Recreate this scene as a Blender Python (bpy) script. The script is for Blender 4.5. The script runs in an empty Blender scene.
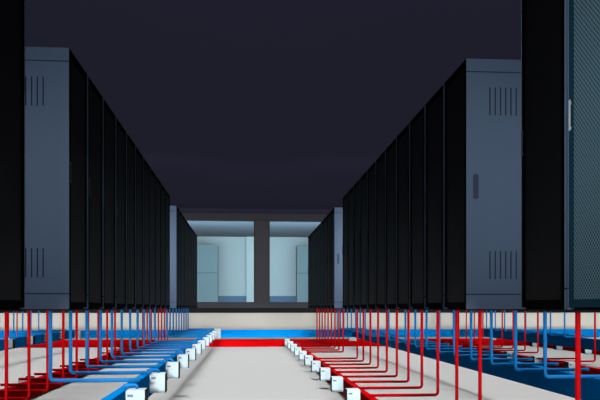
import bpy, bmesh, math
from mathutils import Vector, Matrix

sc = bpy.context.scene
COL = sc.collection
PI = math.pi

# ------------------------------------------------------------------ helpers
def srgb(r, g, b):
    f = lambda c: (c / 12.92 if c <= 0.04045 else ((c + 0.055) / 1.055) ** 2.4)
    return (f(r / 255), f(g / 255), f(b / 255), 1)

def mat(name, col, rough=0.6, metal=0.0, spec=0.2, noise=0.0, scale=20):
    m = bpy.data.materials.new(name); m.use_nodes = True
    nt = m.node_tree; b = nt.nodes['Principled BSDF']
    b.inputs['Base Color'].default_value = col
    b.inputs['Roughness'].default_value = rough
    b.inputs['Metallic'].default_value = metal
    b.inputs['Specular IOR Level'].default_value = spec
    if noise:
        tc = nt.nodes.new('ShaderNodeTexCoord'); n = nt.nodes.new('ShaderNodeTexNoise')
        n.inputs['Scale'].default_value = scale; n.inputs['Detail'].default_value = 3
        mx = nt.nodes.new('ShaderNodeMix'); mx.data_type = 'RGBA'
        mx.inputs['A'].default_value = tuple(c * (1 - noise) for c in col[:3]) + (1,)
        mx.inputs['B'].default_value = tuple(min(1, c * (1 + noise)) for c in col[:3]) + (1,)
        nt.links.new(tc.outputs['Object'], n.inputs['Vector'])
        nt.links.new(n.outputs['Fac'], mx.inputs['Factor'])
        nt.links.new(mx.outputs['Result'], b.inputs['Base Color'])
    return m

def mesh_mat(name, dark, light, rough=0.6, scale=1.0):
    """Perforated steel: staggered round holes on the door plane (local y, z)."""
    m = bpy.data.materials.new(name); m.use_nodes = True
    nt = m.node_tree; N = nt.nodes; L = nt.links; b = N['Principled BSDF']
    b.inputs['Roughness'].default_value = rough; b.inputs['Specular IOR Level'].default_value = 0.1
    tc = N.new('ShaderNodeTexCoord'); sp = N.new('ShaderNodeSeparateXYZ')
    L.new(tc.outputs['Object'], sp.inputs['Vector'])
    def mth(op, a, c=None):
        n = N.new('ShaderNodeMath'); n.operation = op
        for i, v in enumerate((a, c)):
            if v is None: continue
            if isinstance(v, (int, float)): n.inputs[i].default_value = v
            else: L.new(v, n.inputs[i])
        return n.outputs[0]
    k = PI / (0.021 * scale)
    a = mth('MULTIPLY', mth('ADD', sp.outputs['Y'], sp.outputs['Z']), k)
    c = mth('MULTIPLY', mth('SUBTRACT', sp.outputs['Y'], sp.outputs['Z']), k)
    s = mth('MULTIPLY', mth('SINE', a), mth('SINE', c))
    g = mth('GREATER_THAN', mth('ABSOLUTE', s), 0.42)
    mx = N.new('ShaderNodeMix'); mx.data_type = 'RGBA'
    mx.inputs['A'].default_value = light; mx.inputs['B'].default_value = dark
    L.new(g, mx.inputs['Factor']); L.new(mx.outputs['Result'], b.inputs['Base Color'])
    return m

class MB:
    def __init__(s): s.bm = bmesh.new()
    def box(s, x0, x1, y0, y1, z0, z1, bev=0.0):
        r = bmesh.ops.create_cube(s.bm, size=1)
        vs = r['verts']
        for v in vs:
            v.co = Vector(((x0 + x1) / 2 + v.co.x * (x1 - x0), (y0 + y1) / 2 + v.co.y * (y1 - y0), (z0 + z1) / 2 + v.co.z * (z1 - z0)))
        if bev:
            es = list({e for v in vs for e in v.link_edges})
            bmesh.ops.bevel(s.bm, geom=es, offset=bev, segments=2, affect='EDGES', profile=0.5)
        return s
    def tube(s, pts, r, n=12, bend=0.0):
        P = [Vector(p) for p in pts]
        if bend:
            Q = [P[0]]
            for i in range(1, len(P) - 1):
                a = (P[i - 1] - P[i]).normalized(); c = (P[i + 1] - P[i]).normalized()
                for t in (0, .25, .5, .75, 1):
                    p0, p1, p2 = P[i] + a * bend, P[i], P[i] + c * bend
                    Q.append(p0 * (1 - t) ** 2 + p1 * 2 * t * (1 - t) + p2 * t * t)
            Q.append(P[-1]); P = Q
        rings = []
        for i, p in enumerate(P):
            d = (P[min(i + 1, len(P) - 1)] - P[max(i - 1, 0)]).normalized()
            u = Vector((0, 1, 0)); 
            if abs(d.dot(u)) > .9: u = Vector((1, 0, 0))
            w = d.cross(u).normalized(); u = w.cross(d).normalized()
            rings.append([s.bm.verts.new(p + (u * math.cos(2 * PI * k / n) + w * math.sin(2 * PI * k / n)) * r) for k in range(n)])
        for a, b in zip(rings, rings[1:]):
            for k in range(n):
                f = s.bm.faces.new((a[k], a[(k + 1) % n], b[(k + 1) % n], b[k])); f.smooth = True
        s.bm.faces.new(rings[0][::-1]); s.bm.faces.new(rings[-1])
        return s
    def build(s, name, m, parent=None, loc=None):
        bmesh.ops.recalc_face_normals(s.bm, faces=s.bm.faces)
        me = bpy.data.meshes.new(name); s.bm.to_mesh(me); s.bm.free()
        me.materials.append(m)
        o = bpy.data.objects.new(name, me); COL.objects.link(o)
        if parent: o.parent = parent
        if loc: o.location = loc
        return o

def tag(o, label=None, cat=None, group=None, kind=None):
    for k, v in (('label', label), ('category', cat), ('group', group), ('kind', kind)):
        if v: o[k] = v
    return o
def thing(name, label, cat, loc=(0, 0, 0), rz=0, group=None):
    o = bpy.data.objects.new(name, None); COL.objects.link(o)
    o.empty_display_size = .1
    o.location = loc; o.rotation_euler = (0, 0, rz)
    return tag(o, label, cat, group)
def kids(o): return [c for c in COL.objects if c.parent is o]
def copy_tree(o, parent=None):
    c = o.copy(); COL.objects.link(c)
    if parent: c.parent = parent
    for ch in kids(o): copy_tree(ch, c)
    return c
def struct(o, kind='structure'): o['kind'] = kind; return o

ORD = ['nearest', 'second', 'third', 'fourth', 'fifth', 'sixth', 'seventh', 'eighth', 'ninth', 'tenth', 'eleventh']
def nth(i, n):
    return 'farthest' if i == n - 1 and n > 1 else ORD[i]

# ------------------------------------------------------------------ materials
M = dict(
    floor=mat('subfloor_concrete', srgb(212, 213, 212), .95, spec=.0, noise=.015, scale=3),
    under=mat('beige_wall_paint', srgb(177, 176, 169), .9, spec=.05, noise=.02, scale=4),
    frame=mat('grey_wall_frame', srgb(63, 63, 68), .8, spec=.0),
    base=mat('dark_wall_base', srgb(32, 32, 37), .8, spec=.0),
    ceil=mat('dark_violet_ceiling', srgb(60, 58, 80), .95, spec=.0),
    plate=mat('dark_floor_plate', srgb(40, 41, 46), .8, spec=.05),
    black=mat('black_cabinet_steel', srgb(6, 6, 7), .8, spec=.01),
    panel=mat('blue_grey_side_panel', srgb(104, 124, 150), .65, spec=.1, noise=.02, scale=6),
    slot=mat('dark_vent_slot', srgb(52, 64, 80), .8, spec=.05),
    recess=mat('dark_latch_recess', srgb(72, 82, 100), .7, spec=.1),
    chrome=mat('lit_handle_chrome', srgb(222, 230, 234), .35, metal=.15, spec=.5),  # handle metal lightened in colour, as where light falls on the teal rack
    handle=mat('shaded_handle_steel', srgb(52, 56, 60), .5, metal=.3, spec=.3),  # same handle metal darkened in colour, as where little light falls
    mesh=mesh_mat('black_perforated_steel', srgb(3, 3, 4), srgb(9, 10, 11)),
    teal=mat('dark_teal_steel', srgb(26, 62, 76), .7, spec=.03),
    tealmesh=mesh_mat('teal_perforated_steel', srgb(40, 68, 82), srgb(108, 138, 150), scale=1.35),
    blue=mat('blue_duct_enamel', srgb(0, 148, 242), .7, spec=.02),
    red=mat('red_duct_enamel', srgb(232, 4, 10), .7, spec=.02),
    bluerod=mat('blue_conduit_plastic', srgb(30, 128, 204), .6, spec=.05),
    redrod=mat('red_conduit_plastic', srgb(204, 8, 16), .6, spec=.04),
    white=mat('white_box_enamel', srgb(214, 232, 238), .6, spec=.03),
    shade=mat('black_box_shade', srgb(14, 15, 17), .6, spec=.05),  # black that stands for the shaded sides of the white boxes
    pale=mat('pale_blue_trim', srgb(170, 200, 215), .5, spec=.2),
    print=mat('grey_label_print', srgb(120, 135, 148), .6),
    rearwall=mat('pale_blue_wall', srgb(176, 205, 216), .9, spec=.05),
    rearceil=mat('slate_blue_soffit', srgb(100, 124, 140), .9, spec=.05),
    reardado=mat('blue_dado', srgb(66, 118, 158), .8, spec=.05),
    rearcab=mat('muted_teal_cabinet', srgb(106, 140, 152), .8, spec=.05),
    rearline=mat('cabinet_gap', srgb(92, 116, 126), .8, spec=.05),
    rearpost=mat('pale_aqua_post', srgb(186, 220, 228), .8, spec=.05),
)
g = bpy.data.materials.new('tinted_window_glass'); g.use_nodes = True
nt = g.node_tree; nt.nodes.clear()
out = nt.nodes.new('ShaderNodeOutputMaterial'); mx = nt.nodes.new('ShaderNodeMixShader')
tr = nt.nodes.new('ShaderNodeBsdfTransparent'); gl = nt.nodes.new('ShaderNodeBsdfGlossy')
tr.inputs[0].default_value = (.93, .97, .99, 1); gl.inputs['Roughness'].default_value = .5
mx.inputs[0].default_value = .02
nt.links.new(tr.outputs[0], mx.inputs[1]); nt.links.new(gl.outputs[0], mx.inputs[2]); nt.links.new(mx.outputs[0], out.inputs[0])
M['glass'] = g

# ------------------------------------------------------------------ layout (metres)
XL, XR = -1.356, 1.767          # aisle faces of the two rack rows
W = 0.6707                      # rack width
H = 2.012
GAP = .024                      # slit between neighbouring racks
BASE = -.012                    # top of the floor plates
B0, B1, B2 = 4.48, 5.611, 14.168   # near row end, front block start, rear block start
FLOOR = -1.172
DW = 23.0                       # glazed far wall
CEIL = 3.02

# ------------------------------------------------------------------ setting
struct(MB().box(-15, 19, 2.2, DW + .1, FLOOR - .1, FLOOR).build('floor', M['floor']))
struct(MB().box(-15, 19, 2.0, DW + .15, CEIL, CEIL + .1).build('ceiling', M['ceil']))
struct(MB().box(-15, 19, DW, DW + .15, FLOOR, -.175).build('wall_underfloor', M['under']))
# far wall: header, base, mullion pier, side pieces round two windows
wb = MB()
wx = [(-2.75, .304), (.735, 3.45)]
wb.box(-15, 19, DW, DW + .15, 2.81, CEIL)
wb.box(-15, 19, DW, DW + .15, -.015, .142)
wb.box(-15, wx[0][0], DW, DW + .15, .142, 2.81)
wb.box(wx[0][1], wx[1][0], DW - .03, DW + .18, .142, 2.81)
wb.box(wx[1][1], 19, DW, DW + .15, .142, 2.81)
struct(wb.build('wall_far', M['frame']))
struct(MB().box(-15, 19, DW - .01, DW + .15, -.175, -.015).build('baseboard_far', M['base']))
for n, (a, b) in enumerate(wx, 1):
    w = MB()
    w.box(a, a + .04, DW + .02, DW + .13, .142, 2.81); w.box(b - .04, b, DW + .02, DW + .13, .142, 2.81)
    w.box(a + .04, b - .04, DW + .02, DW + .13, .142, .175); w.box(a + .04, b - .04, DW + .02, DW + .13, 2.785, 2.81)
    o = struct(w.build('window_%d' % n, M['frame']))
    MB().box(a + .04, b - .04, DW + .06, DW + .07, .175, 2.785).build('glass_pane', M['glass'], o)
# room behind the glass
DR = 28.5
struct(MB().box(-9, 10, DR, DR + .1, -.1, 2.9).build('wall_rear_room', M['rearwall']))
struct(MB().box(-9, 10, DW + .2, DR, 2.81, 2.9).build('ceiling_rear_room', M['rearceil']))
struct(MB().box(-9, 10, DW + .2, DR, -.1, 0).build('floor_rear_room', M['reardado']))
struct(MB().box(-9, 10, DR - .03, DR, 0, .455).build('baseboard_rear_room', M['reardado']))
struct(MB().box(.03, .40, DR - .14, DR - .03, 0, 2.81).build('trim_1', M['rearpost']))
def rear_cabinet(x0, x1, label):
    t = thing('storage_cabinet', label, 'cabinet', ((x0 + x1) / 2, 27.4, 0), group='cabinets behind the glass')
    h = (x1 - x0) / 2
    MB().box(-h, h, .03, .6, 0, 2.38).build('carcass', M['rearline'], t)
    for z0, z1 in ((.05, 1.30), (1.335, 2.38)):
        MB().box(-h, h, 0, .03, z0, z1, .004).build('door', M['rearcab'], t)
    return t
rear_cabinet(-2.3, -1.06, 'pale teal two-tier cabinet behind the left window pane')
rear_cabinet(1.97, 3.2, 'pale teal two-tier cabinet behind the right window pane')

# thin floor plates the rack rows stand on
def plate(x0, x1, y0, y1): struct(MB().box(x0, x1, y0, y1, BASE - .012, BASE).build('raised_floor', M['plate']))
for x0, x1 in ((XL - 1.0, XL), (XR, XR + 1.0)):
    plate(x0, x1, B0 - W * (1 if x0 < 0 else 2) , B0 + .05); plate(x0, x1, B1, B1 + 11 * W); plate(x0, x1, B2, B2 + 9 * W)
plate(5.78, 6.78, 11.3, 20.1); plate(-6.25, -5.15, 16.8, 19.5)

# ------------------------------------------------------------------ server racks
# local frame: front (door) faces -x at x = 0, depth along +x, width along y centred, base at z = 0
def make_rack(panel_near=True, doormat='mesh', framemat='black'):
    t = thing('server_rack', 'x', 'server rack')
    h = (W - GAP) / 2
    MB().box(.03, .985, -h + .012, h - .012, 0, H - .004).build('cabinet', M['black'], t)
    for sgn in (-1, 1):
        y0, y1 = (-h + .004, -h + .014) if sgn < 0 else (h - .014, h - .004)
        p = MB()
        p.box(0, 1.0, y0, y1, 0, .113, .002); p.box(0, 1.0, y0, y1, .121, 1.904, .002); p.box(0, 1.0, y0, y1, 1.912, H, .002)
        g_ = MB().box(.004, .996, y0 + .003, y1 - .003, .1, 1.925)
        pa = p.build('side_panel', M['panel'], t)
        g_.build('panel_seam', M['slot'], pa)
        yo = y0 - .0015 if sgn < 0 else y1 + .0015
        yi = y0 + .004 if sgn < 0 else y1 - .004
        for z0, z1 in ((.241, .466), (1.560, 1.785)):
            v = MB()
            for k in range(6):
                x = .194 + .0434 * k
                v.box(x - .0055, x + .0055, min(yo, yi), max(yo, yi), z0, z1, .002)
            v.build('vent', M['slot'], pa)
        if sgn < 0:
            r = MB().box(.055, .100, min(yo, yi), max(yo, yi), .867, 1.102)
            es = [e for e in r.bm.edges if abs(e.verts[0].co.y - e.verts[1].co.y) > .001]
            bmesh.ops.bevel(r.bm, geom=es, offset=.021, segments=5, affect='EDGES')
            r.build('latch_recess', M['recess'], pa)
    MB().box(0, 1.0, -h + .012, h - .012, H - .012, H).build('top_panel', M['black'], t)
    # perforated door, a little behind the edges of the side panels
    d = MB(); a, b = -h + .014, h - .014
    d.box(.001, .03, a, a + .05, .012, H - .014, .002); d.box(.001, .03, b - .05, b, .012, H - .014, .002)
    d.box(.001, .03, a + .05, b - .05, .012, .055, .002); d.box(.001, .03, a + .05, b - .05, H - .06, H - .014, .002)
    do = d.build('door', M[framemat], t)
    MB().box(.006, .026, a + .05, b - .05, .055, H - .06).build('perforated_panel', M[doormat], do)
    hb = MB(); hy = b - .026
    hb.box(-.009, -.003, hy - .008, hy + .008, .975, 1.145, .003)
    hb.box(-.004, .003, hy - .006, hy + .006, .983, .998); hb.box(-.004, .003, hy - .006, hy + .006, 1.118, 1.133)
    hb.build('handle', M['chrome' if doormat == 'tealmesh' else 'handle'], do)
    return t

rack = make_rack()
first = [True]
def place_rack(side, yc, label, group, src=None):
    o = rack if first[0] and src is None else (src or copy_tree(rack))
    if src is None: first[0] = False
    o.location = (XR if side > 0 else XL, yc, BASE); o.rotation_euler = (0, 0, 0 if side > 0 else PI)
    tag(o, label, 'server rack', group)
    return o
for side, nm in ((-1, 'left'), (1, 'right')):
    for i in range(11):
        lab = 'black server rack in the %s row, %s of the long block nearer the camera' % (nm, nth(i, 11))
        if i == 0: lab = 'server rack with slotted blue-grey end panel heading the long %s row' % nm
        place_rack(side, B1 + W * i + (W - GAP) / 2, lab, 'server racks of the %s front block' % nm)
    for i in range(9):
        lab = 'black server rack beyond the cross aisle in the %s row, %s of the back block' % (nm, nth(i, 9))
        if i == 0: lab = 'server rack with small pale end panel beyond the cross aisle, %s row' % nm
        place_rack(side, B2 + W * i + (W - GAP) / 2, lab, 'server racks of the %s back block' % nm)
place_rack(-1, B0 + .045 - (W - GAP) / 2, 'dark mesh-doored server rack cut off by the left picture edge', 'nearest server racks')
place_rack(1, B0 - (W - GAP) / 2, 'dark mesh-doored server rack standing between the teal rack and blue-grey end panel', 'nearest server racks')
teal = make_rack(doormat='tealmesh', framemat='teal')
place_rack(1, B0 - (W - GAP) / 2 - W, 'server rack with teal mesh door at the right picture edge', 'nearest server racks', src=teal)

# ------------------------------------------------------------------ power ducts (busways)
BT, RT, BH = -.618, -.931, .22          # duct tops and height
def duct(x0, x1, y0, y1, top, m, label):
    o = MB().box(x0 - (x0 + x1) / 2, x1 - (x0 + x1) / 2, 0, y1 - y0, 0, BH, .004).build('power_duct', M[m], loc=((x0 + x1) / 2, y0, top - BH))
    return tag(o, label, 'power duct', 'power ducts under the floor')
DB, DRd = 20.30, 21.20                   # the two crossing ducts
duct(-.972, -.898, 3.0, DB - .21, BT, 'blue', 'blue power duct along the aisle side of the left rack row')
duct(1.26, 1.34, 3.0, DRd - .23, RT, 'red', 'red power duct along the aisle side of the right rack row')
duct(3.03, 3.10, 3.0, DB + .02, BT, 'blue', 'blue power duct running behind the right rack row, dark side showing')
duct(-2.78, -2.705, 3.0, DRd, RT, 'red', 'red power duct running behind the left rack row')
duct(-4.78, -4.71, 9.0, DB - .21, BT, 'blue', 'blue power duct far left, hung with boxes, beyond the left rack row')
duct(5.31, 5.39, 7.0, DRd, RT, 'red', 'red power duct right of the duct behind the right rack row')
duct(6.80, 6.87, 9.0, DB + .02, BT, 'blue', 'blue power duct far right, second beyond the right rack row')
duct(8.55, 8.63, 11.0, DRd, RT, 'red', 'dark red power duct farthest right, below and beyond the blue one')
o = MB().box(0, 20.5, 0, .08, 0, .222, .004).build('power_duct', M['blue'], loc=(-9.0, DB + .06, -.857))
tag(o, 'blue power duct crossing the far end from side to side', 'power duct', 'power ducts under the floor')
o = MB().box(0, 18.2, 0, .08, 0, .222, .004).build('power_duct', M['red'], loc=(-9.0, DRd + .04, -1.167))
tag(o, 'red power duct crossing the far end just below the blue one', 'power duct', 'power ducts under the floor')

# ------------------------------------------------------------------ conduits: down from a rack, one bend, across to the duct
ZB, ZR = -.595, -.908
def make_conduit(color, L, sgn):
    z = ZB if color == 'blue' else ZR
    return MB().tube([(0, 0, 0), (0, 0, z), (sgn * L, 0, z)], .0160, 12, .035).build('conduit', M[color + 'rod'])
protos = {}
def conduit(color, sgn, x, y, label, group):
    k = (color, sgn)
    if k not in protos: o = protos[k] = make_conduit(color, .72, sgn)
    else: o = protos[k].copy(); COL.objects.link(o)
    o.location = (x, y, -.024)
    return tag(o, label, 'conduit', group)
ZB += .024; ZR += .024
CF = [B1 + W * (i + .5) for i in range(11)]; CB = [B2 + W * (i + .5) for i in range(9)]
for color, sgn, x, where, grp in (
        ('blue', 1, -1.584, 'under the left row\'s %s block, bending into the aisle', 'left row, aisle side'),
        ('red', -1, -2.15, 'under the left row\'s %s block, bending away from the aisle', 'left row, rear side'),
        ('red', -1, 1.99, 'under the right row\'s %s block, bending into the aisle', 'right row, aisle side'),
        ('blue', 1, 2.56, 'under the right row\'s %s block, bending away from the aisle', 'right row, rear side')):
    for blk, C in (('front', CF), ('back', CB)):
        for i, y in enumerate(C):
            conduit(color, sgn, x, y, '%s %s conduit ' % (nth(i, len(C)), color) + where % blk, color + ' conduits of the ' + grp)
conduit('red', -1, 1.99, 4.15, 'thick red conduit below the nearest dark rack at the right edge', 'red conduits of the right row, aisle side')
for i, y in enumerate((11.65, 12.3)):
    conduit('red', -1, 5.885, y, ('thin red conduit at far right, bending at the right picture edge', 'thin red conduit just right of the thick red one at far right')[i], 'red conduits far right')
for i in range(9):
    y = 14.01 + W * i
    conduit('red', -1, 5.885, y, '%s thin red conduit of the far right group beyond the right row' % nth(i, 9), 'red conduits far right')
    conduit('blue', 1, 6.44, y, '%s thin blue conduit of the far right group beyond the right row' % nth(i, 9), 'blue conduits far right')
for i in range(4):
    conduit('blue', 1, -5.39, 17.10 + W * i, '%s thin blue conduit of the far left group beyond the left row' % nth(i, 4), 'blue conduits far left')
for i in range(3):
    conduit('red', -1, -5.94, 17.77 + W * i, '%s thin red conduit of the far left group beyond the left row' % nth(i, 3), 'red conduits far left')

# ------------------------------------------------------------------ tap-off boxes on the ducts
# local frame: front faces -y at y = 0, centred on x, top at z = 0
def make_box(side, dz, m):
    """side: where the duct lies (-1 left of the box, +1 right)."""
    t = thing('tap_off_box', 'x', 'junction box')
    w, h, d = .147, .18, .16
    MB().box(-w / 2 + .006, w / 2 - .006, .006, d, -h, 0, .002).build('housing', M['white'], t)
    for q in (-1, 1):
        tag(MB().box(q * (w / 2 - .003) - .003, q * (w / 2 - .003) + .003, .004, d, -h, -.001, .001).build('side_shade', M['shade'], t), 'painted side cheek')  # thin black slabs: side shade of the white box put into colour
    c = MB().box(-w / 2 + .003, w / 2 - .003, 0, .006, -h + .022, -.003, .0015).build('cover', M['white'], t)
    MB().box(-w / 2 + .016, -w / 2 + .058, -.0015, .001, -.050, -.032).build('label_plate', M['print'], c)
    MB().box(-w / 2 + .003, w / 2 - .003, .001, .006, -h + .003, -h + .019, .001).build('bottom_trim', M['pale'], t)
    cx = side * .113
    if dz < -.02: pts = [(cx, .09, dz), (cx, .09, dz + .026), (side * .07, .09, dz + .026)]
    else: pts = [(cx * .9, .09, dz), (cx * .9, .09, max(0, dz) + .026), (0, .09, max(0, dz) + .026), (0, .09, -.004)]
    MB().tube(pts, .011, 10, .015).build('connector', M[m], t)
    return t
bp = {}
DZ = dict(bl=.003, rr=-.058, lr=.010, rb=.143)      # duct top above the box top
def tapbox(key, side, m, x, y, top, label, group):
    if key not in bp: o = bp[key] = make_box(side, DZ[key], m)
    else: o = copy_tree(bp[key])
    o.location = (x, y, top)
    return tag(o, label, 'junction box', group)
P2 = 2 * W
for k in range(11):
    tapbox('bl', -1, 'bluerod', -.824, 5.42 + P2 * k, -.62, '%s white box hanging on the blue duct left of the aisle' % nth(k, 11), 'boxes on the left aisle duct')
for k in range(10):
    tapbox('rr', 1, 'redrod', 1.143, 7.5 + P2 * k, -.872, '%s white box hanging on the red duct right of the aisle' % nth(k, 10), 'boxes on the right aisle duct')
for k in range(4):
    tapbox('bl', -1, 'bluerod', -4.632, 14.40 + P2 * k, -.62, '%s pale box on the blue duct at far left' % nth(k, 4), 'boxes on the far left blue duct')
for k in range(3):
    tapbox('lr', 1, 'redrod', -2.857, 6.79 + P2 * k, -.94, '%s pale box behind the red duct under the left row' % nth(k, 3), 'boxes on the left rear red duct')
for k in range(3):
    tapbox('rb', -1, 'bluerod', 6.965, 14.06 + P2 * k, -.76, '%s pale box below the blue duct at far right' % nth(k, 3), 'boxes on the far right blue duct')
for k in range(3):
    tapbox('rr', 1, 'redrod', 5.195, 11.0 + P2 * k, -.872, '%s pale box on the red duct right of the right row' % nth(k, 3), 'boxes on the far right red duct')

# larger feed boxes where the ducts meet the crossing ducts
def feed_box(x0, x1, y, z0, z1, label):
    t = thing('feed_box', label, 'junction box', ((x0 + x1) / 2, y, z0), group='feed boxes at the far end')
    w = (x1 - x0) / 2; h = z1 - z0
    MB().box(-w, w, .012, .2, 0, h, .004).build('housing', M['white'], t)
    MB().box(-w + .01, w - .01, 0, .012, .02, h - .01, .003).build('cover', M['white'], t)
feed_box(-1.13, -.70, DB - .20, -.875, -.605, 'white feed box ending the blue duct left of the aisle')
feed_box(1.18, 1.60, DRd - .22, -1.27, -.962, 'white feed box ending the red duct right of the aisle')
feed_box(2.99, 3.20, DB + .16, -.97, -.765, 'white feed box ending the blue duct behind the right row')
feed_box(-4.70, -4.56, DB - .2, -.89, -.655, 'white feed box ending the far left blue duct')
feed_box(7.11, 7.22, DB - .15, -.95, -.69, 'white feed box ending the crossing blue duct at right')

# ------------------------------------------------------------------ fill lights, all added and unseen
def area(name, loc, rot, sx, sy, energy, col=(1, 1, 1), spread=180):
    l = bpy.data.lights.new(name, 'AREA'); l.shape = 'RECTANGLE'; l.size = sx; l.size_y = sy
    l.energy = energy; l.color = col; l.spread = math.radians(spread)
    o = bpy.data.objects.new(name, l); COL.objects.link(o); o.location = loc; o.rotation_euler = rot
    return o
FWD = (PI / 2, 0, 0)                      # an area lamp turned to shine along +y
area('underfloor_down_fill', (2, 12.6, -.035), (0, 0, 0), 34, 22, 1480, (1, 1, 1), 28)  # added fill just below rack level, brightens lower floor and duct tops
area('underfloor_slanted_fill', (2, 12.6, -.035), (0, math.radians(22), 0), 34, 22, 420, (1, 1, 1), 28)  # added tilted fill, weakens the duct shadows on the lower floor
for sg in (-1, 1):
    area('underfloor_front_fill', (1, -.5, -.60), (PI / 2, 0, sg * math.radians(4)), 34, 1.14, 37, (1, 1, 1), 3)  # added pair of narrow fills for conduits, crossing ducts and box fronts
area('aisle_box_fill', (.2, -1.0, .74), (PI / 2 - math.radians(8), 0, 0), 2.9, 3.3, 25.5, (.94, .98, 1), 3)  # added narrow fill from behind the camera, for the aisle boxes
area('ceiling_up_fill', (1.5, 11.7, 2.12), (PI, 0, 0), 30, 21.4, 570, (1, 1, 1))  # added fill over the rack tops, evens out the ceiling tone
area('aisle_front_fill', (.2, -2.0, 1.4), FWD, 3, 2.4, 18, (.9, .95, 1), 80)  # added fill behind the camera for the rack slits and fronts
area('far_wall_fill', (1, DW - 1.3, .85), FWD, 28, 4.0, 330, (1, 1, 1), 150)  # added fill before the far wall, brightens pier and underfloor wall
for y, e in ((B1 - 1.05, 3.2), (B2 - 1.0, 11)):
    for x in (XL - .5, XR + .5):
        area('end_panel_fill', (x, y, 1.0), FWD, 1.0, 2.0, e, (.92, .96, 1), 120)  # added unseen fills that brighten the rack end panels
area('teal_rack_fill', (-.9, 2.4, 1.0), (PI / 2, 0, -PI / 2 + .45), 1.0, 2.0, 6, (.9, .97, 1), 60)  # added fill aimed at the teal door
area('rear_room_fill', (.3, DW + .3, 1.45), FWD, 8, 2.4, 240, (.95, .98, 1))  # added unseen fill behind the glass, brightens the back room
w = bpy.data.worlds.new('world'); sc.world = w; w.use_nodes = True
w.node_tree.nodes['Background'].inputs[0].default_value = (.012, .011, .02, 1)
w.node_tree.nodes['Background'].inputs[1].default_value = 1

# ------------------------------------------------------------------ camera
cd = bpy.data.cameras.new('camera'); cam = bpy.data.objects.new('camera', cd); COL.objects.link(cam)
cd.sensor_fit = 'HORIZONTAL'; cd.sensor_width = 36; cd.lens = 714 / 600 * 36
cd.shift_y = (307.45 - 200) / 600
cd.clip_start = .05; cd.clip_end = 200
cam.location = (0, 0, 0); cam.rotation_euler = (PI / 2, 0, -.07596)
sc.camera = cam
sc.cycles.max_bounces = 6; sc.cycles.diffuse_bounces = 0; sc.cycles.transparent_max_bounces = 8
sc.view_settings.view_transform = 'Standard'; sc.view_settings.look = 'None'
sc.view_settings.exposure = 0; sc.view_settings.gamma = 1; sc.view_settings.use_curve_mapping = False
